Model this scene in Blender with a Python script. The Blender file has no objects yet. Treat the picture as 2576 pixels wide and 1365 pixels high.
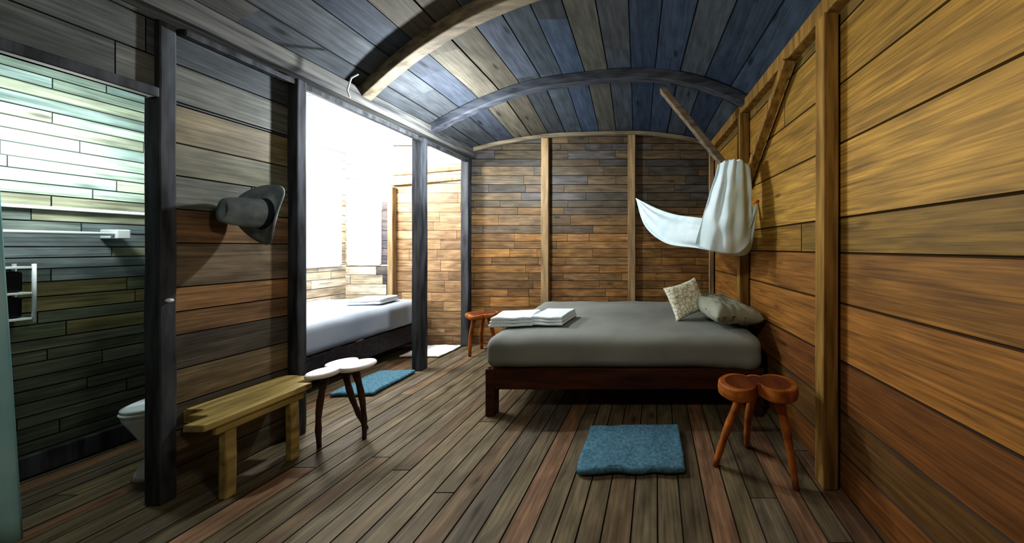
import bpy, bmesh, math, random
from mathutils import Vector, Matrix, noise
random.seed(7)
F=700.0; CX=1650.0; CY=622.0; H=1.3
def P(x,y,Y): return Vector(((x-CX)*Y/F, Y, H-(y-CY)*Y/F))
def lin(c):
    r=[]
    for v in c:
        v/=255.0
        r.append(v/12.92 if v<=0.04045 else ((v+0.055)/1.055)**2.4)
    return tuple(r)+(1.0,)
sc=bpy.context.scene
# ---------------- materials
def newmat(name):
    m=bpy.data.materials.new(name); m.use_nodes=True
    return m,m.node_tree.nodes,m.node_tree.links,m.node_tree.nodes['Principled BSDF']
def board_mat(name,rough=0.55,grain=0.5,bump=0.35,spec=0.35,patch=0.4,gain=1.0,gs=60,ps=(4.0,11)):
    m,n,l,b=newmat(name)
    at=n.new('ShaderNodeAttribute'); at.attribute_name='Col'
    uv=n.new('ShaderNodeUVMap'); uv.uv_map='UVMap'
    mp=n.new('ShaderNodeMapping'); mp.inputs['Scale'].default_value=(3.0,gs,1)
    l.new(uv.outputs[0],mp.inputs[0])
    nz=n.new('ShaderNodeTexNoise'); nz.inputs['Scale'].default_value=1.0; nz.inputs['Detail'].default_value=8; nz.inputs['Distortion'].default_value=0.4
    nz.inputs['Roughness'].default_value=0.6
    l.new(mp.outputs[0],nz.inputs['Vector'])
    mr=n.new('ShaderNodeMapRange'); mr.inputs[1].default_value=0.3; mr.inputs[2].default_value=0.7
    mr.inputs[3].default_value=1-grain; mr.inputs[4].default_value=1+grain*0.8
    l.new(nz.outputs[0],mr.inputs[0])
    mp2=n.new('ShaderNodeMapping'); mp2.inputs['Scale'].default_value=(ps[0],ps[1],1)
    l.new(uv.outputs[0],mp2.inputs[0])
    nz2=n.new('ShaderNodeTexNoise'); nz2.inputs['Scale'].default_value=1.3; nz2.inputs['Detail'].default_value=6; nz2.inputs['Distortion'].default_value=0.3
    l.new(mp2.outputs[0],nz2.inputs['Vector'])
    mr2=n.new('ShaderNodeMapRange'); mr2.inputs[1].default_value=0.3; mr2.inputs[2].default_value=0.7
    mr2.inputs[3].default_value=(1-patch)*gain; mr2.inputs[4].default_value=(1+patch*0.7)*gain
    l.new(nz2.outputs[0],mr2.inputs[0])
    mu=n.new('ShaderNodeMath'); mu.operation='MULTIPLY'
    l.new(mr.outputs[0],mu.inputs[0]); l.new(mr2.outputs[0],mu.inputs[1])
    mp3=n.new('ShaderNodeMapping'); mp3.inputs['Scale'].default_value=(2.0,5.5,1)
    l.new(uv.outputs[0],mp3.inputs[0])
    vo=n.new('ShaderNodeTexVoronoi'); vo.inputs['Scale'].default_value=1.0
    l.new(mp3.outputs[0],vo.inputs['Vector'])
    mr3=n.new('ShaderNodeMapRange'); mr3.inputs[1].default_value=0.04; mr3.inputs[2].default_value=0.13; mr3.inputs[3].default_value=0.35; mr3.inputs[4].default_value=1.0
    l.new(vo.outputs['Distance'],mr3.inputs[0])
    mu2=n.new('ShaderNodeMath'); mu2.operation='MULTIPLY'
    l.new(mu.outputs[0],mu2.inputs[0]); l.new(mr3.outputs[0],mu2.inputs[1])
    vm=n.new('ShaderNodeVectorMath'); vm.operation='SCALE'
    l.new(at.outputs['Color'],vm.inputs[0]); l.new(mu2.outputs[0],vm.inputs['Scale'])
    l.new(vm.outputs[0],b.inputs['Base Color'])
    b.inputs['Roughness'].default_value=rough
    b.inputs['Specular IOR Level'].default_value=spec
    bp=n.new('ShaderNodeBump'); bp.inputs['Strength'].default_value=bump; bp.inputs['Distance'].default_value=0.004
    l.new(nz.outputs[0],bp.inputs['Height']); l.new(bp.outputs[0],b.inputs['Normal'])
    return m
def noise_mat(name,c1,c2,scale=(6,6,6),rough=0.7,bump=0.2,spec=0.3,ns=1.0,detail=5,dist=0.003):
    m,n,l,b=newmat(name)
    tc=n.new('ShaderNodeTexCoord'); mp=n.new('ShaderNodeMapping'); mp.inputs['Scale'].default_value=scale
    l.new(tc.outputs['Object'],mp.inputs[0])
    nz=n.new('ShaderNodeTexNoise'); nz.inputs['Scale'].default_value=ns; nz.inputs['Detail'].default_value=detail
    l.new(mp.outputs[0],nz.inputs['Vector'])
    cr=n.new('ShaderNodeValToRGB'); cr.color_ramp.elements[0].position=0.33; cr.color_ramp.elements[1].position=0.67
    cr.color_ramp.elements[0].color=lin(c1); cr.color_ramp.elements[1].color=lin(c2)
    l.new(nz.outputs[0],cr.inputs[0]); l.new(cr.outputs[0],b.inputs['Base Color'])
    b.inputs['Roughness'].default_value=rough; b.inputs['Specular IOR Level'].default_value=spec
    bp=n.new('ShaderNodeBump'); bp.inputs['Strength'].default_value=bump; bp.inputs['Distance'].default_value=dist
    l.new(nz.outputs[0],bp.inputs['Height']); l.new(bp.outputs[0],b.inputs['Normal'])
    return m
M_board=board_mat('plank_wood')
M_right=board_mat('plank_wood_rough',grain=0.5,patch=0.34,gs=70,ps=(2.5,14))
M_floor=board_mat('floor_wood',rough=0.6,grain=0.42,patch=0.42,spec=0.2,gain=1.12)
M_ceil=board_mat('ceiling_wood',rough=0.65,grain=0.3,patch=0.3,spec=0.15)
M_post=noise_mat('post_wood',(118,98,72),(176,150,112),(30,30,2.5))
M_postR=noise_mat('post_wood_warm',(108,82,38),(160,126,66),(30,30,2.5))
M_dark=noise_mat('post_dark',(34,36,40),(78,82,88),(25,25,3))
M_beam=noise_mat('beam_grey',(92,84,70),(142,130,108),(3,25,25))
M_beamd=noise_mat('beam_dark_grey',(44,48,56),(80,84,92),(3,25,25))
M_plate=noise_mat('plate_wood',(54,56,60),(112,112,108),(30,2.5,30))
M_bedw=noise_mat('bed_wood',(50,26,14),(84,46,24),(3,30,30),rough=0.45)
M_bedw2=noise_mat('bed_wood_dark',(26,24,30),(52,48,54),(3,30,30),rough=0.45)
M_stool=noise_mat('stool_wood',(126,70,28),(180,112,50),(12,12,12),rough=0.5)
M_stooltop=noise_mat('stool_top_red',(74,34,18),(108,56,28),(14,5,5),rough=0.5)
M_stoolglare=noise_mat('stool_top_glare',(225,218,212),(250,246,240),(10,4,4),rough=0.3)  # white is the bulb's glare on the stool, put into the colour
M_leg=noise_mat('stool_leg_dark',(50,38,34),(88,64,50),(10,10,4),rough=0.4)
M_bench=noise_mat('bench_wood',(128,112,66),(188,166,106),(20,3,20),rough=0.5)
M_sheet=noise_mat('sheet_grey',(128,132,128),(144,148,144),(2,2,2),rough=0.9,bump=0.35,spec=0.1,dist=0.02)
M_sheet2=noise_mat('sheet_pale',(140,152,166),(162,172,184),(2,2,2),rough=0.9,bump=0.4,spec=0.1,dist=0.02)
M_pillow=noise_mat('pillow_grey',(142,146,132),(160,164,150),(3,3,3),rough=0.9,bump=0.4,spec=0.1,dist=0.02)
M_towel=noise_mat('towel_white',(212,228,240),(236,244,248),(90,90,90),rough=1,bump=0.5,spec=0.05)
M_net=noise_mat('net_cloth',(208,232,240),(226,242,248),(8,8,8),rough=0.9,bump=0.1,spec=0.1)
M_mat=noise_mat('bath_mat_blue',(66,100,118),(96,132,150),(60,60,60),rough=1,bump=0.6,spec=0.05)
M_porc=noise_mat('porcelain',(222,234,240),(236,244,248),(3,3,3),rough=0.15,bump=0,spec=0.6)
M_chrome=noise_mat('white_metal',(205,215,222),(232,240,245),(5,5,5),rough=0.25,bump=0,spec=0.6)
M_black=noise_mat('black_plastic',(10,12,16),(24,26,30),(5,5,5),rough=0.4,bump=0)
M_hat=noise_mat('hat_felt',(112,126,136),(156,168,174),(14,14,14),rough=0.85,bump=0.5)
M_hatin=noise_mat('hat_band',(24,30,42),(40,48,62),(14,14,14),rough=0.9)
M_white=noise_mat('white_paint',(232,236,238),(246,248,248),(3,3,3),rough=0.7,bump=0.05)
M_curt=noise_mat('shower_curtain_cloth',(150,205,215),(190,228,232),(6,6,2),rough=0.6,bump=0.1)
M_orange=noise_mat('cord_orange',(180,80,10),(225,120,30),(40,40,40))
def cushion_mat():
    m,n,l,b=newmat('cushion_pattern')
    tc=n.new('ShaderNodeTexCoord'); vo=n.new('ShaderNodeTexVoronoi'); vo.feature='DISTANCE_TO_EDGE'; vo.inputs['Scale'].default_value=26
    l.new(tc.outputs['Object'],vo.inputs['Vector'])
    cr=n.new('ShaderNodeValToRGB'); cr.color_ramp.elements[0].color=lin((176,174,146)); cr.color_ramp.elements[1].color=lin((236,236,218))
    cr.color_ramp.elements[0].position=0.02; cr.color_ramp.elements[1].position=0.12
    l.new(vo.outputs['Distance'],cr.inputs[0]); l.new(cr.outputs[0],b.inputs['Base Color']); b.inputs['Roughness'].default_value=0.9
    return m
M_cush=cushion_mat()
# ---------------- mesh helpers
def obj_from_bm(name,bm,mat=None,smooth=False):
    me=bpy.data.meshes.new(name)
    bm.normal_update(); bm.to_mesh(me); bm.free()
    o=bpy.data.objects.new(name,me); sc.collection.objects.link(o)
    if mat: me.materials.append(mat)
    if smooth:
        for p in me.polygons: p.use_smooth=True
    return o
def group(name,parts,loc=(0,0,0)):
    e=bpy.data.objects.new(name,None); sc.collection.objects.link(e); e.empty_display_size=0.1
    e.location=loc
    bpy.context.view_layer.update()
    for p in parts:
        p.parent=e; p.matrix_parent_inverse=e.matrix_world.inverted()
    return e
def bevel(o,w=0.006,s=2):
    md=o.modifiers.new('bev','BEVEL'); md.width=w; md.segments=s; md.limit_method='ANGLE'
    return o
def prism(name,p0,p1,w,h,mat,up=(0,0,1),bev=0.006):
    p0=Vector(p0); p1=Vector(p1); d=(p1-p0); L=d.length; d.normalize()
    up=Vector(up)
    s=d.cross(up)
    if s.length<1e-4: s=d.cross(Vector((0,1,0)))
    s.normalize(); u=s.cross(d).normalized()
    bm=bmesh.new(); n=8; rings=[]
    for i in range(n+1):
        c=p0+d*L*i/n
        j=Vector((noise.noise(c*3.1),noise.noise(c*3.1+Vector((5,0,0))),0))*0.004
        rings.append([bm.verts.new(c+j+s*a*w/2+u*b*h/2) for a,b in((-1,-1),(1,-1),(1,1),(-1,1))])
    for i in range(n):
        for k in range(4):
            bm.faces.new((rings[i][k],rings[i][(k+1)%4],rings[i+1][(k+1)%4],rings[i+1][k]))
    bm.faces.new(rings[0][::-1]); bm.faces.new(rings[-1])
    bmesh.ops.recalc_face_normals(bm,faces=bm.faces)
    o=obj_from_bm(name,bm,mat)
    return bevel(o,bev)
def tube(name,pts,radii,mat,seg=14):
    bm=bmesh.new(); rings=[]
    pts=[Vector(p) for p in pts]
    for i,p in enumerate(pts):
        d=(pts[min(i+1,len(pts)-1)]-pts[max(i-1,0)]).normalized()
        a=d.cross(Vector((0.3,1,0.1))).normalized(); b=d.cross(a).normalized()
        r=radii[i] if isinstance(radii,(list,tuple)) else radii
        rings.append([bm.verts.new(p+a*r*math.cos(t*2*math.pi/seg)+b*r*math.sin(t*2*math.pi/seg)) for t in range(seg)])
    for i in range(len(pts)-1):
        for k in range(seg):
            bm.faces.new((rings[i][k],rings[i][(k+1)%seg],rings[i+1][(k+1)%seg],rings[i+1][k]))
    bm.faces.new(rings[0]); bm.faces.new(rings[-1])
    bmesh.ops.recalc_face_normals(bm,faces=bm.faces)
    return obj_from_bm(name,bm,mat,True)
def boards(name,O,U,V,N,ulen,vlen,rows,lens,palette,mat=None,holes=(),thick=0.03,groove=0.004,jit=0.2,fixed=None):
    O=Vector(O);U=Vector(U).normalized();V=Vector(V).normalized();N=Vector(N).normalized()
    cuts=[0.0]
    if fixed: cuts=list(fixed)
    while cuts[-1]<vlen-0.03: cuts.append(min(vlen,cuts[-1]+random.uniform(*rows)))
    if cuts[-1]<vlen: cuts[-1]=vlen
    for h in holes:
        for v in (h[2],h[3]):
            if 0<v<vlen and min(abs(v-c) for c in cuts)>0.004: cuts.append(v)
    cuts=sorted(cuts)
    bm=bmesh.new(); col=bm.loops.layers.float_color.new('Col'); uvl=bm.loops.layers.uv.new('UVMap')
    for r in range(len(cuts)-1):
        v0,v1=cuts[r],cuts[r+1]
        if v1-v0<0.002: continue
        u=-random.uniform(0,lens[0])
        while u<ulen:
            e=u+random.uniform(*lens); a0=max(0,u); a1=min(ulen,e); u=e
            if a1-a0<0.01: continue
            segs=[(a0,a1)]
            for h in holes:
                if h[2]<(v0+v1)/2<h[3]:
                    ns=[]
                    for s in segs:
                        if s[1]<=h[0] or s[0]>=h[1]: ns.append(s)
                        else:
                            if s[0]<h[0]: ns.append((s[0],h[0]))
                            if s[1]>h[1]: ns.append((h[1],s[1]))
                    segs=ns
            for (s0,s1) in segs:
                if s1-s0<0.004: continue
                pal=palette(v0/vlen,(s0+s1)/2/ulen) if callable(palette) else palette
                c=Vector(lin(random.choice(pal))[:3])*random.uniform(1-jit,1+jit)
                ou,ov=random.uniform(0,40),random.uniform(0,40)
                g=min(groove,(s1-s0)/4,(v1-v0)/4); dz=random.uniform(-0.003,0.0)
                def pt(a,b,n): return O+U*a+V*b+N*n
                q=[(s0,v0),(s1,v0),(s1,v1),(s0,v1)]
                qi=[(s0+g*.5,v0+g),(s1-g*.5,v0+g),(s1-g*.5,v1-g),(s0+g*.5,v1-g)]
                bk=[bm.verts.new(pt(a,b,-thick)) for a,b in q]
                md=[bm.verts.new(pt(a,b,-min(0.008,thick*.6))) for a,b in q]
                fr=[bm.verts.new(pt(a,b,dz)) for a,b in qi]
                f=bm.faces.new(fr)
                for lp,(a,b) in zip(f.loops,qi): lp[uvl].uv=(a+ou,b+ov); lp[col]=(*c,1)
                f=bm.faces.new(bk[::-1])
                for lp,(a,b) in zip(f.loops,q[::-1]): lp[uvl].uv=(a+ou,b+ov); lp[col]=(*c,1)
                for k in range(4):
                    k2=(k+1)%4
                    f=bm.faces.new((md[k],md[k2],fr[k2],fr[k]))
                    for lp in f.loops: lp[uvl].uv=(ou,ov); lp[col]=(*(c*0.2),1)
                    f=bm.faces.new((bk[k],bk[k2],md[k2],md[k]))
                    for lp in f.loops: lp[uvl].uv=(ou,ov); lp[col]=(*(c*0.6),1)
    bmesh.ops.recalc_face_normals(bm,faces=bm.faces)
    return obj_from_bm(name,bm,mat or M_board)

# ---------------- room dims
XL=-2.52; YF=3.75; YB=-1.2
def XR(Y): return 0.777+(3.75-Y)*0.097
RX2=-4.43; BX=-3.55
pf=[(98,88,70),(104,92,72),(94,86,72),(106,90,70),(102,92,72),(96,88,76),(114,90,70),(106,96,76)]
boards('floor',(RX2-0.1,YB-0.1,0),(0,1,0),(1,0,0),(0,0,1),YF+0.3-YB+0.1,XR(YB)+0.2-RX2,(0.10,0.15),(2.2,4.4),pf,mat=M_floor,thick=0.04,jit=0.2)
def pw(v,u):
    if v>0.62: return [(88,78,62),(76,72,66),(96,82,62),(82,78,76)]  # upper rows darker: weaker light high in the room put into the colour
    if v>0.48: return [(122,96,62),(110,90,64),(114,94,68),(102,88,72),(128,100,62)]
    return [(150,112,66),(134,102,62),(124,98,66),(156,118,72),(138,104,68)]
PX=-3.54
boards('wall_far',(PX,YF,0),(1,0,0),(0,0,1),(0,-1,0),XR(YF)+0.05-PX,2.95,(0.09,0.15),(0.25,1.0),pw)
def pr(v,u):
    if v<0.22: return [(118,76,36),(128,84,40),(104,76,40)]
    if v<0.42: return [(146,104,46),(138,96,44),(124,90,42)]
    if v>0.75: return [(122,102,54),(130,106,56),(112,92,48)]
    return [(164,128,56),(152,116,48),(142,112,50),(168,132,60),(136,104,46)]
d=Vector((XR(YF)-XR(YB),YF-YB,0)); 
nr=Vector((-d.y,d.x,0)).normalized()
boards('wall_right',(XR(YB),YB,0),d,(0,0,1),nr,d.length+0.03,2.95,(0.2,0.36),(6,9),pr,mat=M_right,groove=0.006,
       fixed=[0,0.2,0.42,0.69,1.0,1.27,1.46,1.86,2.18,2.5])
def pl(v,u):
    if v>0.72: return [(84,88,86),(92,94,88),(72,78,82)]
    if v>0.55: return [(106,104,88),(118,108,84),(96,98,90)]
    if v>0.25: return [(134,106,76),(144,110,74),(114,100,82),(124,112,82)]
    return [(100,92,76),(110,96,74),(90,84,74)]
boards('wall_left',(XL,YB,0),(0,1,0),(0,0,1),(1,0,0),YF-YB,2.66,(0.12,0.24),(0.7,1.6),pl,
       holes=[(0.45-YB,1.40-YB,0,2.05),(1.95-YB,3.74-YB,0,2.44)])
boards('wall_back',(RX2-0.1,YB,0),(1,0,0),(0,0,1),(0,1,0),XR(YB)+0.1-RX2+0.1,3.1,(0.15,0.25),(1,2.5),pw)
def rise(Y): return 0.22 if Y>=3.75 else (0.44 if Y<=2.9 else 0.22+(3.75-Y)/0.85*0.22)
def cz(X,Y):
    t=(X-XL)/(XR(Y)-XL); t=min(1.03,max(-0.03,t))
    pw_=2.0 if t<0.5 else 2.8
    return 2.60+max(0,(t-0.5)*2)*0.07+rise(Y)*(1-abs(2*t-1)**pw_)
def ceil():
    bm=bmesh.new(); col=bm.loops.layers.float_color.new('Col'); uvl=bm.loops.layers.uv.new('UVMap')
    palL=[(84,84,82),(72,76,80),(92,88,78),(68,74,84)]  # both palettes keep the bluish lens-flare cast in the plank colour
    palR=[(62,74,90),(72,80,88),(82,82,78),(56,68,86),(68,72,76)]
    NB=15; ys=[YB+(YF+0.05-YB)*i/30 for i in range(31)]
    for b in range(NB):
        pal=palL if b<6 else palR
        c=Vector(lin(random.choice(pal))[:3])*random.uniform(.8,1.2); dz=random.uniform(0,0.012); ou=random.uniform(0,50)
        brk=[random.randint(8,14),random.randint(18,25)]
        prev=None
        for i,Y in enumerate(ys):
            if i in brk: c=Vector(lin(random.choice(pal))[:3])*random.uniform(.8,1.2); ou=random.uniform(0,50)
            w=XR(Y)+0.04-(XL-0.04)
            row=[]
            for t in (b/NB,(b+0.02)/NB,(b+0.5)/NB,(b+0.98)/NB,(b+1)/NB):
                X=XL-0.04+w*t
                z=cz(X,Y)+dz+(0.012 if t in (b/NB,(b+1)/NB) else 0)
                row.append((bm.verts.new((X,Y,z)),X,Y))
            if prev:
                for k in range(4):
                    f=bm.faces.new((prev[k][0],prev[k+1][0],row[k+1][0],row[k][0]))
                    cc=c*0.2 if k in(0,3) else c
                    for lp,q in zip(f.loops,(prev[k],prev[k+1],row[k+1],row[k])):
                        lp[uvl].uv=(q[2]+ou,q[1]+ou*2); lp[col]=(*cc,1)
            prev=row
    prev=None
    for Y in (YB,1,2.9,YF+0.05):
        row=[bm.verts.new((XL-0.06+(XR(Y)+0.08-XL+0.06)*t/12,Y,cz(XL+(XR(Y)-XL)*t/12,Y)+0.05)) for t in range(13)]
        if prev:
            for k in range(12):
                f=bm.faces.new((prev[k],prev[k+1],row[k+1],row[k]))
                for lp in f.loops: lp[col]=(.02,.02,.02,1)
        prev=row
    return obj_from_bm('ceiling',bm,M_ceil)
ceil()
def archbeam(name,Yl,Yr,w,h,mat,inset=0.05):
    bm=bmesh.new(); rings=[]
    n=28
    for i in range(n+1):
        t=i/n; Y=Yl+(Yr-Yl)*t; X=XL+0.0+(XR(Y)-inset-XL)*t; z=cz(X,Y)+0.005
        wob=0.004*noise.noise(Vector((X*3,Y,1)))
        rings.append([bm.verts.new((X,Y+a*w/2,z-b*h+wob)) for a,b in((-1,0),(1,0),(1,1),(-1,1))])
    for i in range(n):
        for k in range(4): bm.faces.new((rings[i][k],rings[i][(k+1)%4],rings[i+1][(k+1)%4],rings[i+1][k]))
    bm.faces.new(rings[0]); bm.faces.new(rings[-1])
    bmesh.ops.recalc_face_normals(bm,faces=bm.faces)
    return bevel(obj_from_bm(name,bm,mat),0.008)
archbeam('ceiling_beam',2.36,1.28,0.08,0.11,M_beam)
archbeam('ceiling_beam',3.05,2.60,0.08,0.10,M_beamd)
archbeam('trim_1',3.71,3.71,0.05,0.05,M_beam)
archbeam('ceiling_beam',0.9,0.3,0.09,0.11,M_beam)
prism('trim_2',(XL+0.04,YB,2.50),(XL+0.04,YF,2.56),0.12,0.13,M_plate)
prism('trim_3',(XR(YB)-0.03,YB,2.61),(XR(YF)-0.03,YF,2.63),0.09,0.10,M_postR)
def post(name,X,Y,wx,wy,z1,mat,z0=0): return prism(name,(X,Y,z0),(X,Y,z1),wx,wy,mat,up=(0,1,0))
post('wooden_post',XL-0.015,1.425,0.08,0.052,2.45,M_dark)
post('wooden_post',XL+0.02,1.93,0.09,0.05,2.46,M_dark)
post('wooden_post',XL+0.0,2.97,0.10,0.085,2.47,M_dark)
post('wooden_post',XL+0.0,3.69,0.10,0.06,2.48,M_dark)
prism('trim_4',(XL+0.0,0.4,2.075),(XL+0.0,1.395,2.075),0.07,0.05,M_dark)
prism('trim_5',(XL+0.03,1.46,2.43),(XL+0.03,3.66,2.44),0.05,0.035,M_dark)
for x in (1371,1589):
    X=(x-CX)*3.70/F
    post('wooden_post',X,3.715,0.10,0.055,cz(X,3.7)-0.05,M_post)
post('wooden_post',0.74,3.71,0.06,0.06,2.56,M_post)
post('wooden_post',XR(1.52)-0.055,1.53,0.08,0.085,2.56,M_postR)
post('wooden_post',XR(2.66)-0.05,2.66,0.09,0.08,2.57,M_postR)
prism('brace',(XR(1.87)-0.07,1.87,2.56),(XR(2.6)-0.06,2.59,1.86),0.06,0.07,M_postR,up=(1,0,0))
prism('brace',(0.06,2.74,2.86),(XR(2.66)-0.12,2.66,1.95),0.06,0.08,M_beam,up=(0,1,0))
# ---------------- bathroom
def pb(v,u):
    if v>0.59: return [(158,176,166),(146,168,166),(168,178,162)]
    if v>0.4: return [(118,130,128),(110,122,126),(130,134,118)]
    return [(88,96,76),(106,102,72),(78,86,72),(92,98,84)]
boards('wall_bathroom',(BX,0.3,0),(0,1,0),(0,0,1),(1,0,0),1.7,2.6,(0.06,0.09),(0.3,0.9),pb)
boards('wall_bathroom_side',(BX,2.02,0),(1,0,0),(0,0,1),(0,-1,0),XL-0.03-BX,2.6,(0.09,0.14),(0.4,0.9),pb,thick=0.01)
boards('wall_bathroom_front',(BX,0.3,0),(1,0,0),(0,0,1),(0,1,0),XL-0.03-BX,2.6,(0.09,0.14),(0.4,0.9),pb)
boards('ceiling_bathroom',(BX,0.27,2.6),(0,1,0),(1,0,0),(0,0,-1),1.8,XL-BX-0.02,(0.15,0.2),(0.8,1.6),[(120,150,175),(130,160,185)])
prism('trim_6',(BX+0.012,0.33,1.53),(BX+0.012,1.98,1.53),0.02,0.02,M_white)
prism('baseboard_bathroom',(BX+0.02,0.33,0.07),(BX+0.02,1.98,0.07),0.03,0.12,M_dark)
tb=[tube('bar',[(BX+0.09,0.6,1.385),(BX+0.09,1.80,1.385)],0.011,M_chrome),
    prism('bracket_1',(BX,1.80,1.385),(BX+0.11,1.80,1.385),0.05,0.06,M_chrome),
    prism('bracket_2',(BX,0.62,1.385),(BX+0.11,0.62,1.385),0.05,0.06,M_chrome)]
group('towel_bar',tb,(BX+0.09,1.2,1.385))
cp=[]
y0,y1,xa,xb=1.37,1.535,BX+0.01,BX+0.12
for z in (0.91,1.05,1.19):
    cp.append(prism('shelf',((xa+xb)/2,y0,z),((xa+xb)/2,y1,z),xb-xa,0.012,M_chrome,bev=0.002))
for (a,b) in ((xa,y0),(xb,y0),(xa,y1),(xb,y1)):
    cp.append(tube('upright',[(a,b,0.89),(a,b,1.21)],0.006,M_chrome))
for z in (0.98,1.12):
    for yy in (1.41,1.49):
        cp.append(prism('bottle',(BX+0.06,yy,z-0.064),(BX+0.06,yy,z+0.05),0.06,0.065,M_black,up=(0,1,0),bev=0.012))
group('bathroom_caddy',cp,(BX+0.07,1.47,1.05))
def curtain():
    bm=bmesh.new(); n=40;m=14; g=[]
    for j in range(m+1):
        s=j/m; z=1.56-s*1.53; row=[]
        for i in range(n+1):
            t=i/n
            Y=0.62+t*(0.555+0.04*s)+0.004*math.sin(t*60)
            X=-2.78+0.025*math.sin(t*34)*(0.5+0.5*s)
            row.append(bm.verts.new((X,Y,z)))
        g.append(row)
    for j in range(m):
        for i in range(n): bm.faces.new((g[j][i],g[j][i+1],g[j+1][i+1],g[j+1][i]))
    o=obj_from_bm('curtain_cloth',bm,M_curt,True); md=o.modifiers.new('s','SOLIDIFY'); md.thickness=0.003
    return o
rod=tube('curtain_rod',[(-2.78,0.33,1.6),(-2.78,1.17,1.6)],0.01,M_chrome)
group('shower_curtain',[curtain(),rod],(-2.78,0.9,0.9))
def toilet(cx,cy,s=0.82,hz=0.95):
    parts=[]
    def loft(name,rings,mat):
        bm=bmesh.new(); R=[]
        for (ox,oy,z,rx,ry,e) in rings:
            ring=[]
            for k in range(32):
                a=2*math.pi*k/32; c_,s_=math.cos(a),math.sin(a)
                x=math.copysign(abs(c_)**e,c_)*rx*s; y=math.copysign(abs(s_)**e,s_)*ry*s
                ring.append(bm.verts.new((cx+ox*s+x,cy+oy*s+y,z*hz)))
            R.append(ring)
        for i in range(len(R)-1):
            for k in range(32): bm.faces.new((R[i][k],R[i][(k+1)%32],R[i+1][(k+1)%32],R[i+1][k]))
        bm.faces.new(R[0][::-1]); bm.faces.new(R[-1])
        bmesh.ops.recalc_face_normals(bm,faces=bm.faces)
        return obj_from_bm(name,bm,mat,True)
    parts.append(loft('bowl',[(0,-0.03,0,0.13,0.17,.8),(0,-0.03,0.03,0.125,0.16,.85),(0,-0.02,0.12,0.10,0.13,.9),(0,-0.01,0.2,0.115,0.155,1),(0,0,0.28,0.155,0.2,1),(0,-0.01,0.36,0.18,0.225,1),(0,-0.01,0.385,0.182,0.228,1)],M_porc))
    parts.append(loft('seat',[(0,-0.01,0.387,0.186,0.232,1),(0,-0.01,0.405,0.19,0.238,1),(0,-0.01,0.412,0.18,0.228,1)],M_porc))
    parts.append(loft('lid',[(0,-0.01,0.413,0.184,0.232,1),(0,-0.01,0.428,0.184,0.232,1),(0,-0.01,0.436,0.165,0.21,1)],M_porc))
    parts.append(prism('tank',(cx,cy+0.25*s+.03,0.36),(cx,cy+0.25*s+.03,0.72),0.34,0.11,M_porc,up=(0,1,0),bev=0.03))
    parts.append(prism('tank_lid',(cx,cy+0.25*s+.03,0.72),(cx,cy+0.25*s+.03,0.75),0.36,0.12,M_porc,up=(0,1,0),bev=0.01))
    parts.append(prism('neck',(cx,cy+0.17,0.12),(cx,cy+0.17,0.36),0.14,0.14,M_porc,up=(0,1,0),bev=0.03))
    return group('toilet',parts,(cx,cy,0))
toilet(-2.87,1.70)
# ---------------- second bedroom
cream=[(200,188,164),(184,170,150),(214,206,190)]
boards('wall_bedroom_left',(RX2,2.0,0),(0,1,0),(0,0,1),(1,0,0),1.98,2.7,(0.1,0.16),(0.5,1.4),lambda v,u:cream if v<.7 else [(240,240,236)],  # upper rows near white: overexposed daylight put into the plank colour
       holes=[(0.4,1.88,1.06,2.55)])
boards('wall_bedroom_far',(RX2,3.97,0),(1,0,0),(0,0,1),(0,-1,0),PX-RX2,2.7,(0.1,0.16),(0.3,0.9),lambda v,u:(cream if u<.6 else [(100,92,90),(80,76,80)]) if v<.7 else [(240,240,236)],  # top rows whitened the same way for the blown-out light
       holes=[(0.05,0.50,1.06,2.0)])
boards('wall_bedroom_jog',(PX,3.97,0),(0,-1,0),(0,0,1),(-1,0,0),0.22,2.7,(0.1,0.16),(0.3,0.9),pw,thick=0.03)
boards('wall_bedroom_end',(PX,YF-0.004,0),(1,0,0),(0,0,1),(0,-1,0),XL-0.05-PX,2.66,(0.1,0.16),(0.3,0.9),lambda v,u:[(160,130,96),(148,120,90),(170,142,108)] if v<.78 else [(220,214,200)],thick=0.003)  # top rows paler, bright daylight painted in
boards('wall_bedroom_near',(RX2,2.035,0),(1,0,0),(0,0,1),(0,1,0),XL-RX2-0.06,2.6,(0.1,0.2),(0.5,1.5),pw,thick=0.005)
boards('ceiling_bedroom',(RX2-0.05,2.0,2.68),(1,0,0),(0,1,0),(0,0,-1),XL-RX2,2.1,(0.2,0.3),(1,2),[(240,240,238),(246,246,244)],jit=0.02)  # ceiling colour whitened to carry the blown-out light
def wframe(name,pts,mat,w=0.05,extra=()):
    ps=[prism('frame_%d'%i,pts[i],pts[(i+1)%4],w,w,mat) for i in range(4)]+[prism('mullion',a,b,w*.5,w*.5,mat) for a,b in extra]
    return group(name,ps,pts[0])
wframe('window_1',[(RX2,2.4,1.06),(RX2,3.88,1.06),(RX2,3.88,2.55),(RX2,2.4,2.55)],M_white,extra=[((RX2,2.4,1.92),(RX2,3.88,1.92))])
wframe('window_2',[(RX2+0.05,3.97,1.06),(RX2+0.50,3.97,1.06),(RX2+0.50,3.97,2.0),(RX2+0.05,3.97,2.0)],M_white,w=0.03)
post('wooden_post',PX+0.02,3.71,0.07,0.06,2.1,M_post)
prism('trim_7',(PX,3.715,2.28),(XL-0.06,3.715,2.36),0.04,0.05,M_post)
prism('trim_8',(PX,3.715,2.14),(XL-0.06,3.715,2.22),0.04,0.04,M_post)

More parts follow.
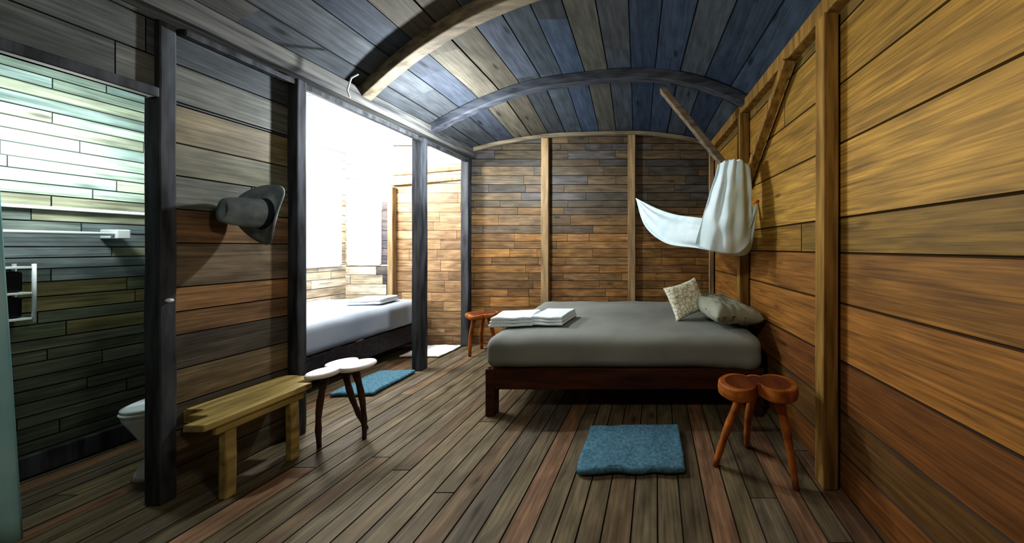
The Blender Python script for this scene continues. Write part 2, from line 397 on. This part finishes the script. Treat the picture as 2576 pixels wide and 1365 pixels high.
def softbox(name,x0,x1,y0,y1,z0,z1,mat,r=0.06,wr=0.008,shear=0.0,yref=0,ws=3.0,bulge=0.02,skirt=0.0):
    bm=bmesh.new(); bmesh.ops.create_cube(bm,size=1)
    bmesh.ops.subdivide_edges(bm,edges=bm.edges[:],cuts=36,use_grid_fill=True)
    cx,cy,cz_=(x0+x1)/2,(y0+y1)/2,(z0+z1)/2; hx,hy,hz=(x1-x0)/2,(y1-y0)/2,(z1-z0)/2
    for v in bm.verts:
        q=Vector((math.sin(v.co.x*math.pi)*hx,math.sin(v.co.y*math.pi)*hy,math.sin(v.co.z*math.pi)*hz))
        inn=Vector((max(-hx+r,min(hx-r,q.x)),max(-hy+r,min(hy-r,q.y)),max(-hz+r,min(hz-r,q.z))))
        dd=q-inn
        if dd.length>1e-6: q=inn+dd.normalized()*r
        w=Vector((cx,cy,cz_))+q
        nn=noise.noise(Vector((w.x*ws,w.y*ws*1.6,w.z*ws)))+0.5*noise.noise(w*ws*2.7)
        if q.z>-hz*0.5: w.z+=nn*wr
        if q.z>0: w.z+=bulge*(1-(q.x/hx)**2)*(1-(q.y/hy)**2)
        fold=noise.noise(Vector((w.x*9,w.y*9,0.4)))
        if abs(q.z)<hz*0.95:
            w.y+=fold*wr*1.2*(1 if q.y<0 else 0); w.x+=fold*wr*(1 if abs(q.x)>hx*.9 else 0)
        if skirt and q.z<0 and q.y<-hy*0.8:
            k=min(1,max(0,(q.x/hx-0.55)/0.45))       # hem sags near the head end
            w.z-=skirt*k*min(1,-q.z/hz); w.y-=(0.02+0.012*math.sin(w.x*38))*k*min(1,-q.z/hz*1.3)
        w.x-=shear*(w.y-yref)
        v.co=w
    return obj_from_bm(name,bm,mat,True)
def bed(x0,x1,y0,y1,sheet,shear=0.0,ztop=0.61,zr=0.37,leg=0.07,rail_h=0.16,mwood=None,skirt=0):
    mwood=mwood or M_bedw
    parts=[]
    def S(x,y,z): return Vector((x-shear*(y-y0),y,z))
    parts.append(softbox('mattress',x0-0.005,x1,y0-0.015,y1,zr-0.01,ztop,sheet,r=0.085,shear=shear,yref=y0,wr=0.009,skirt=skirt))
    e=leg/2
    for (x,y) in ((x0+e,y0+e),(x1-e,y0+e),(x0+e,y1-e),(x1-e,y1-e),((x0+x1)/2,y1-e)):
        parts.append(prism('leg',S(x,y,0),S(x,y,zr-0.01),leg,leg,mwood,up=(0,1,0)))
    zc=zr-rail_h/2-0.005
    parts.append(prism('rail_front',S(x0,y0+0.02,zc),S(x1,y0+0.02,zc),0.035,rail_h,mwood))
    parts.append(prism('rail_rear',S(x0,y1-0.02,zc),S(x1,y1-0.02,zc),0.035,rail_h,mwood))
    parts.append(prism('rail_foot',S(x0+0.02,y0,zc),S(x0+0.02,y1,zc),0.035,rail_h,mwood))
    parts.append(prism('rail_head',S(x1-0.02,y0,zc),S(x1-0.02,y1,zc),0.035,rail_h,mwood))
    for i in range(7):
        y=y0+0.12+i*(y1-y0-0.24)/6
        parts.append(prism('slat',S(x0+0.03,y,zr-0.04),S(x1-0.03,y,zr-0.04),0.09,0.02,mwood))
    return parts
group('bed',bed(-1.31,0.835,2.14,3.62,M_sheet,shear=0.105,skirt=0.03),(-0.2,2.9,0))
group('bed',bed(-4.36,-3.03,2.1,3.66,M_sheet2,ztop=0.63,zr=0.34,rail_h=0.2,mwood=M_bedw2),(-3.7,2.9,0))
def pillow(name,w,d,h,mat,loc,rot,wr=0.012,seed=0):
    bm=bmesh.new(); bmesh.ops.create_grid(bm,x_segments=34,y_segments=26,size=1)
    top=[v for v in bm.verts]
    geo=bmesh.ops.duplicate(bm,geom=bm.verts[:]+bm.edges[:]+bm.faces[:])
    dup=[g for g in geo['geom'] if isinstance(g,bmesh.types.BMVert)]
    def sh(v,s):
        x,y=v.co.x,v.co.y
        t=max(0,(1-x**4)*(1-y**4))**0.5
        piny=1-0.12*(1-abs(x)**2)*abs(y)**2; pinx=1-0.10*(1-abs(y)**2)*abs(x)**2
        n_=noise.noise(Vector((x*2.2+seed,y*2.2,s*1.0)))*wr*t+noise.noise(Vector((x*6+seed,y*5,s)))*wr*0.5
        v.co=Vector((x*w/2*pinx,y*d/2*piny,s*(h/2*t)+n_))
    for v in top: sh(v,1)
    for v in dup: sh(v,-1)
    bmesh.ops.remove_doubles(bm,verts=bm.verts,dist=0.004)
    bmesh.ops.recalc_face_normals(bm,faces=bm.faces)
    o=obj_from_bm(name,bm,mat,True); o.location=loc; o.rotation_euler=rot
    return o
pillow('pillow',0.44,0.74,0.18,M_pillow,(0.60,2.57,0.745),(0.03,0.12,0.25),wr=0.026)
pillow('cushion',0.37,0.34,0.12,M_cush,(0.29,2.66,0.81),(math.radians(66),math.radians(-14),math.radians(24)),seed=5)
pillow('pillow',0.36,0.5,0.15,M_sheet2,(-4.0,2.5,0.75),(0,0,0.2),seed=9)
def folded(name,cx,cy,z,w,d,h,layers,mat,rz):
    parts=[]
    for i in range(layers):
        o=softbox('fold_%d'%i,-w/2+0.006*i,w/2-0.004*i,-d/2+0.004*i,d/2-0.006*i,0,h/layers*0.98,mat,r=h/layers*0.45,wr=0.006,ws=5,bulge=0.004)
        o.location=(cx,cy,z+i*h/layers); o.rotation_euler=(0,0,rz); parts.append(o)
    return group(name,parts,(cx,cy,z))
folded('folded_towel',-1.25,2.50,0.628,0.36,0.30,0.08,3,M_towel,0.15)
folded('folded_towel',-0.93,2.54,0.634,0.30,0.34,0.075,3,M_towel,-0.08)
folded('folded_towel',-3.35,3.3,0.648,0.34,0.30,0.06,2,M_towel,0.2)
def matpad(name,x0,x1,y0,y1,h,rz=0,mat=M_mat):
    cx,cy=(x0+x1)/2,(y0+y1)/2
    o=softbox(name,-(x1-x0)/2,(x1-x0)/2,-(y1-y0)/2,(y1-y0)/2,0,h,mat,r=h*0.48,wr=0.009,ws=6,bulge=0.005)
    o.location=(cx,cy,0.006); o.rotation_euler=(0,0,rz); return o
matpad('bath_mat',-0.46,0.17,1.58,1.98,0.04,0.02)
matpad('bath_mat',-2.85,-2.48,2.42,2.88,0.03,0.05)
matpad('sun_patch_pad',-3.02,-2.55,3.28,3.64,0.02,0,M_white)  # white pad standing in for a patch of sunlight on the floor
def stool(cx,cy,ht,lobes,topmat,rimmat,legmat,legs,th=0.055,lr=0.027):
    n=120; out=[]
    for k in range(n):
        a=2*math.pi*k/n; best=0.02; dx,dy=math.cos(a),math.sin(a)
        for (lx,ly,lr_) in lobes:
            b=lx*dx+ly*dy; c=lx*lx+ly*ly-lr_*lr_; D=b*b-c
            if D>=0: best=max(best,b+math.sqrt(D))
        out.append((dx*best*(1+0.02*noise.noise(Vector((dx*2,dy*2,cx)))),dy*best))
    bm=bmesh.new()
    prof=[(0.93,-th),(0.985,-th+0.008),(1.0,-th*0.5),(0.985,-0.006),(0.95,0.0)]
    R_=[[bm.verts.new((cx+x*s,cy+y*s,ht+z)) for x,y in out] for s,z in prof]
    for i in range(len(R_)-1):
        for k in range(n): bm.faces.new((R_[i][k],R_[i][(k+1)%n],R_[i+1][(k+1)%n],R_[i+1][k]))
    cb=bm.verts.new((cx,cy,ht-th)); ct=bm.verts.new((cx,cy,ht))
    R2=[bm.verts.new((cx+x*0.82,cy+y*0.82,ht)) for x,y in out]
    tops=[]
    for k in range(n):
        k2=(k+1)%n
        bm.faces.new((R_[0][k2],R_[0][k],cb)); bm.faces.new((R_[-1][k],R_[-1][k2],R2[k2],R2[k])); tops.append(bm.faces.new((R2[k],R2[k2],ct)))
    for f in tops: f.material_index=1
    if topmat==M_stoolglare:
        for f in bm.faces:
            if all(v.co.z>ht-0.008 for v in f.verts): f.material_index=1
    bmesh.ops.recalc_face_normals(bm,faces=bm.faces)
    seat=obj_from_bm('seat',bm,rimmat); seat.data.materials.append(topmat)
    parts=[seat]
    for i,(tx,ty,fx,fy) in enumerate(legs):
        pts=[];rd=[]
        for j in range(9):
            t=j/8
            bow=0.015*math.sin(t*math.pi)*(1 if i%2 else -1)
            pts.append((cx+tx+(fx-tx)*t+bow,cy+ty+(fy-ty)*t+bow*0.5,(ht-th+0.01)*(1-t)+0.0*t)); rd.append(lr-lr*0.33*t+0.002*math.sin(j*2.3))
        parts.append(tube('leg_%d'%(i+1),pts,rd,legmat))
    return group('wooden_stool',parts,(cx,cy,0))
stool(0.575,1.58,0.54,[(-0.115,0.0,0.105),(0.115,-0.01,0.105),(0.0,0.03,0.06)],M_stooltop,M_stool,M_stool,
      [(-0.08,0.0,-0.22,0.08),(0.1,-0.02,0.18,-0.08),(0.0,0.05,0.02,0.24)],th=0.07)
stool(-2.10,1.86,0.515,[(0.08,0.03,0.09),(-0.02,-0.09,0.075),(-0.06,0.055,0.08)],M_stoolglare,M_stoolglare,M_leg,
      [(-0.02,-0.07,-0.09,-0.05),(0.05,0.03,0.12,0.03),(-0.03,0.04,0.02,0.14)],th=0.03,lr=0.018)
stool(-2.14,3.42,0.50,[(-0.09,0.0,0.10),(0.10,0.0,0.10),(0.0,-0.09,0.09)],M_stooltop,M_stool,M_stool,
      [(-0.05,-0.06,-0.08,-0.1),(0.08,0.0,0.15,0.02),(-0.02,0.08,-0.1,0.16)],th=0.05,lr=0.024)
def bench():
    ps=[]
    x0,x1,y0,y1,h=-2.40,-2.19,1.365,1.80,0.44
    for i,(xa,dy) in enumerate(((x0+0.05,0.06),(x1-0.05,-0.02))):
        ps.append(prism('seat_plank_%d'%(i+1),(xa,y0+dy,h-0.018),(xa,y1+dy*1.2,h-0.018),0.104,0.036,M_bench))
    ps.append(prism('apron',(x1-0.03,y0+0.03,h-0.06),(x1-0.03,y1-0.05,h-0.06),0.025,0.05,M_bench))
    for y in (1.45,1.71):
        ps.append(post('leg_front',x1-0.045,y,0.040,0.040,h-0.035,M_bench))
        if y>1.5: ps.append(prism('cross_rail',(XL+0.06,y,h-0.06),(x1-0.03,y,h-0.06),0.03,0.05,M_bench))
    ps.append(prism('cross_rail',(XL+0.03,1.50,h-0.06),(x1-0.03,1.45,h-0.06),0.03,0.05,M_bench))
    ps.append(prism('wall_cleat',(XL+0.02,1.48,h-0.045),(XL+0.02,1.89,h-0.045),0.04,0.07,M_bench))
    ps.append(prism('seat_plank_3',(-2.46,1.48,h-0.018),(-2.46,1.88,h-0.018),0.10,0.036,M_bench))
    return group('wooden_bench',ps,((x0+x1)/2,(y0+y1)/2,0))
bench()
def hat():
    bm=bmesh.new(); n=64
    prof=[(0.185,0.0),(0.16,-0.004),(0.13,-0.006),(0.095,-0.002),(0.088,0.02),(0.084,0.06),(0.078,0.11),(0.065,0.145),(0.035,0.138),(0.012,0.125)]
    R=[]
    for (r,z) in prof:
        ring=[]
        for k in range(n):
            a=2*math.pi*k/n
            zz=z; rx=r; ry=r*0.86
            if r>0.1: zz=z+(r-0.1)*0.45*abs(math.sin(a))**2.2-(r-0.1)*0.35*abs(math.cos(a))**2
            if z>0.1: ry*=0.75
            ring.append(bm.verts.new((rx*math.cos(a),ry*math.sin(a),zz)))
        R.append(ring)
    for i in range(len(R)-1):
        for k in range(n):
            f=bm.faces.new((R[i][k],R[i][(k+1)%n],R[i+1][(k+1)%n],R[i+1][k]))
            if i==3: f.material_index=1
    bm.faces.new(R[-1])
    o=obj_from_bm('cowboy_hat',bm,M_hat,True); o.data.materials.append(M_hatin)
    md=o.modifiers.new('s','SOLIDIFY'); md.thickness=0.006
    return o
h_=hat()
ax=Vector((-0.12,-0.92,0.03)).normalized()
zq=ax.to_track_quat('Z','Y'); h_.rotation_mode='QUATERNION'
h_.rotation_quaternion=zq @ Matrix.Rotation(math.radians(75),4,'Z').to_quaternion()
h_.location=(-2.345,1.66,1.50)
tube('door_latch',[(XL+0.025,1.42,1.03),(XL+0.045,1.42,1.03)],0.010,M_chrome)
# ---------------- mosquito net
def interp(pts,t):
    n=len(pts)-1; f=t*n; i=min(int(f),n-1); u=f-i
    p0=pts[max(i-1,0)];p1=pts[i];p2=pts[i+1];p3=pts[min(i+2,n)]
    return tuple(0.5*((2*b)+(-a+c)*u+(2*a-5*b+4*c-d_)*u*u+(-a+3*b-3*c+d_)*u**3) for a,b,c,d_ in zip(p0,p1,p2,p3))
def cloth(name,A,B,folds,amp,n=130,m=60,thick=0.006,along=True,bul=0.05,ph=0):
    bm=bmesh.new(); g=[]
    for j in range(m+1):
        s=j/m; row=[]
        for i in range(n+1):
            t=i/n
            a=Vector(interp(A,t)); b=Vector(interp(B,t)); p=a.lerp(b,s)
            k=(s if along else t)
            env=math.sin(math.pi*min(1,max(0,t)))**0.5 if along else 1
            f=math.sin(k*folds*2*math.pi+ph+2.2*math.sin(t*2.3+s*2.1))*(0.55+0.9*noise.noise(Vector((t*2.5,s*2.5,ph+3))))+0.7*noise.noise(Vector((t*5,s*5,ph)))
            p.y-= amp*f*env + bul*math.sin(math.pi*s)*math.sin(math.pi*t)
            if not along: p.z+=0.02*noise.noise(Vector((t*9,0,ph)))*(1-s)
            row.append(bm.verts.new(p))
        g.append(row)
    for j in range(m):
        for i in range(n): bm.faces.new((g[j][i],g[j][i+1],g[j+1][i+1],g[j+1][i]))
    o=obj_from_bm(name,bm,M_net,True); md=o.modifiers.new('s','SOLIDIFY'); md.thickness=thick
    return o
sw_up=[P(*q) for q in ((1600,499,3.66),(1650,524,3.2),(1700,540,2.8),(1760,548,2.42),(1820,556,2.34),(1866,550,2.38),(1903,510,2.46))]
sw_lo=[P(*q) for q in ((1601,501,3.66),(1622,566,3.2),(1672,610,2.8),(1752,624,2.42),(1815,634,2.32),(1884,632,2.36),(1904,514,2.46))]
col_t=[P(*q) for q in ((1806,414,2.42),(1826,404,2.36),(1850,402,2.34),(1870,408,2.38),(1886,420,2.44))]
col_m=None
col_b=[P(*q) for q in ((1748,612,2.32),(1785,630,2.26),(1820,636,2.24),(1858,636,2.27),(1892,600,2.36))]
net=[cloth('swag',sw_up,sw_lo,3.0,0.026,along=True,bul=0.06),
     cloth('bundle',col_t,col_b,4.0,0.024,along=False,bul=0.05,ph=1.0)]
a0=P(1846,404,2.42)
net.append(tube('cord',[a0,(XR(2.6)-0.17,2.60,2.12)],0.006,M_net))
kn=P(1903,512,2.46)
net.append(tube('tie',[kn+Vector((-0.03,0,0.0)),kn+Vector((0.0,-0.015,0.02)),kn+Vector((0.02,0.01,0.03)),kn+Vector((0.03,0.03,0.01))],[0.008,0.014,0.012,0.006],M_orange))
group('mosquito_net',net,P(1840,520,2.4))
lp=P(884,236,2.08)
tube('hanging_cord',[lp+Vector((0.0,-0.01,-0.03)),lp+Vector((-0.02,-0.01,0.02)),lp+Vector((-0.015,0,0.08)),lp+Vector((0.0,0,0.12)),lp+Vector((0.03,0.02,0.16))],0.005,M_chrome)
# ---------------- lights
def light(name,kind,loc,energy,col,size=0.05):
    L=bpy.data.lights.new(name,kind); L.energy=energy; L.color=col; L.shadow_soft_size=size
    o=bpy.data.objects.new(name,L); sc.collection.objects.link(o); o.location=loc
    return o
light('lamp_light','POINT',(-1.93,2.62,2.30),78,(0.92,0.97,1.0),0.035)
light('room_fill','POINT',(-0.35,0.65,2.15),34,(1.0,0.94,0.82),0.08)  # added fill near the camera, no lamp known there
light('bathroom_light','POINT',(-3.28,1.56,1.86),20,(0.94,0.98,0.90),0.06)
light('bedroom_fill','POINT',(-3.7,3.0,2.35),130,(1.0,0.97,0.93),0.15)  # added point light standing in for the window daylight
w=bpy.data.worlds.new('World'); sc.world=w; w.use_nodes=True
bg=w.node_tree.nodes['Background']; bg.inputs[0].default_value=(0.9,0.96,1,1); bg.inputs[1].default_value=5.0
# ---------------- camera
cam=bpy.data.cameras.new('Camera'); co=bpy.data.objects.new('Camera',cam); sc.collection.objects.link(co); sc.camera=co
co.location=(0,0,H); co.rotation_euler=(math.radians(90),0,0)
cam.sensor_fit='HORIZONTAL'; cam.sensor_width=36; cam.lens=36*F/2576
cam.shift_x=(1288-CX)/2576; cam.shift_y=(CY-682.5)/2576
cam.clip_start=0.02
sc.view_settings.view_transform='Standard'; sc.view_settings.exposure=0.15
for lk in ('Medium High Contrast','Standard - Medium High Contrast'):
    try:
        sc.view_settings.look=lk; break
    except Exception: pass
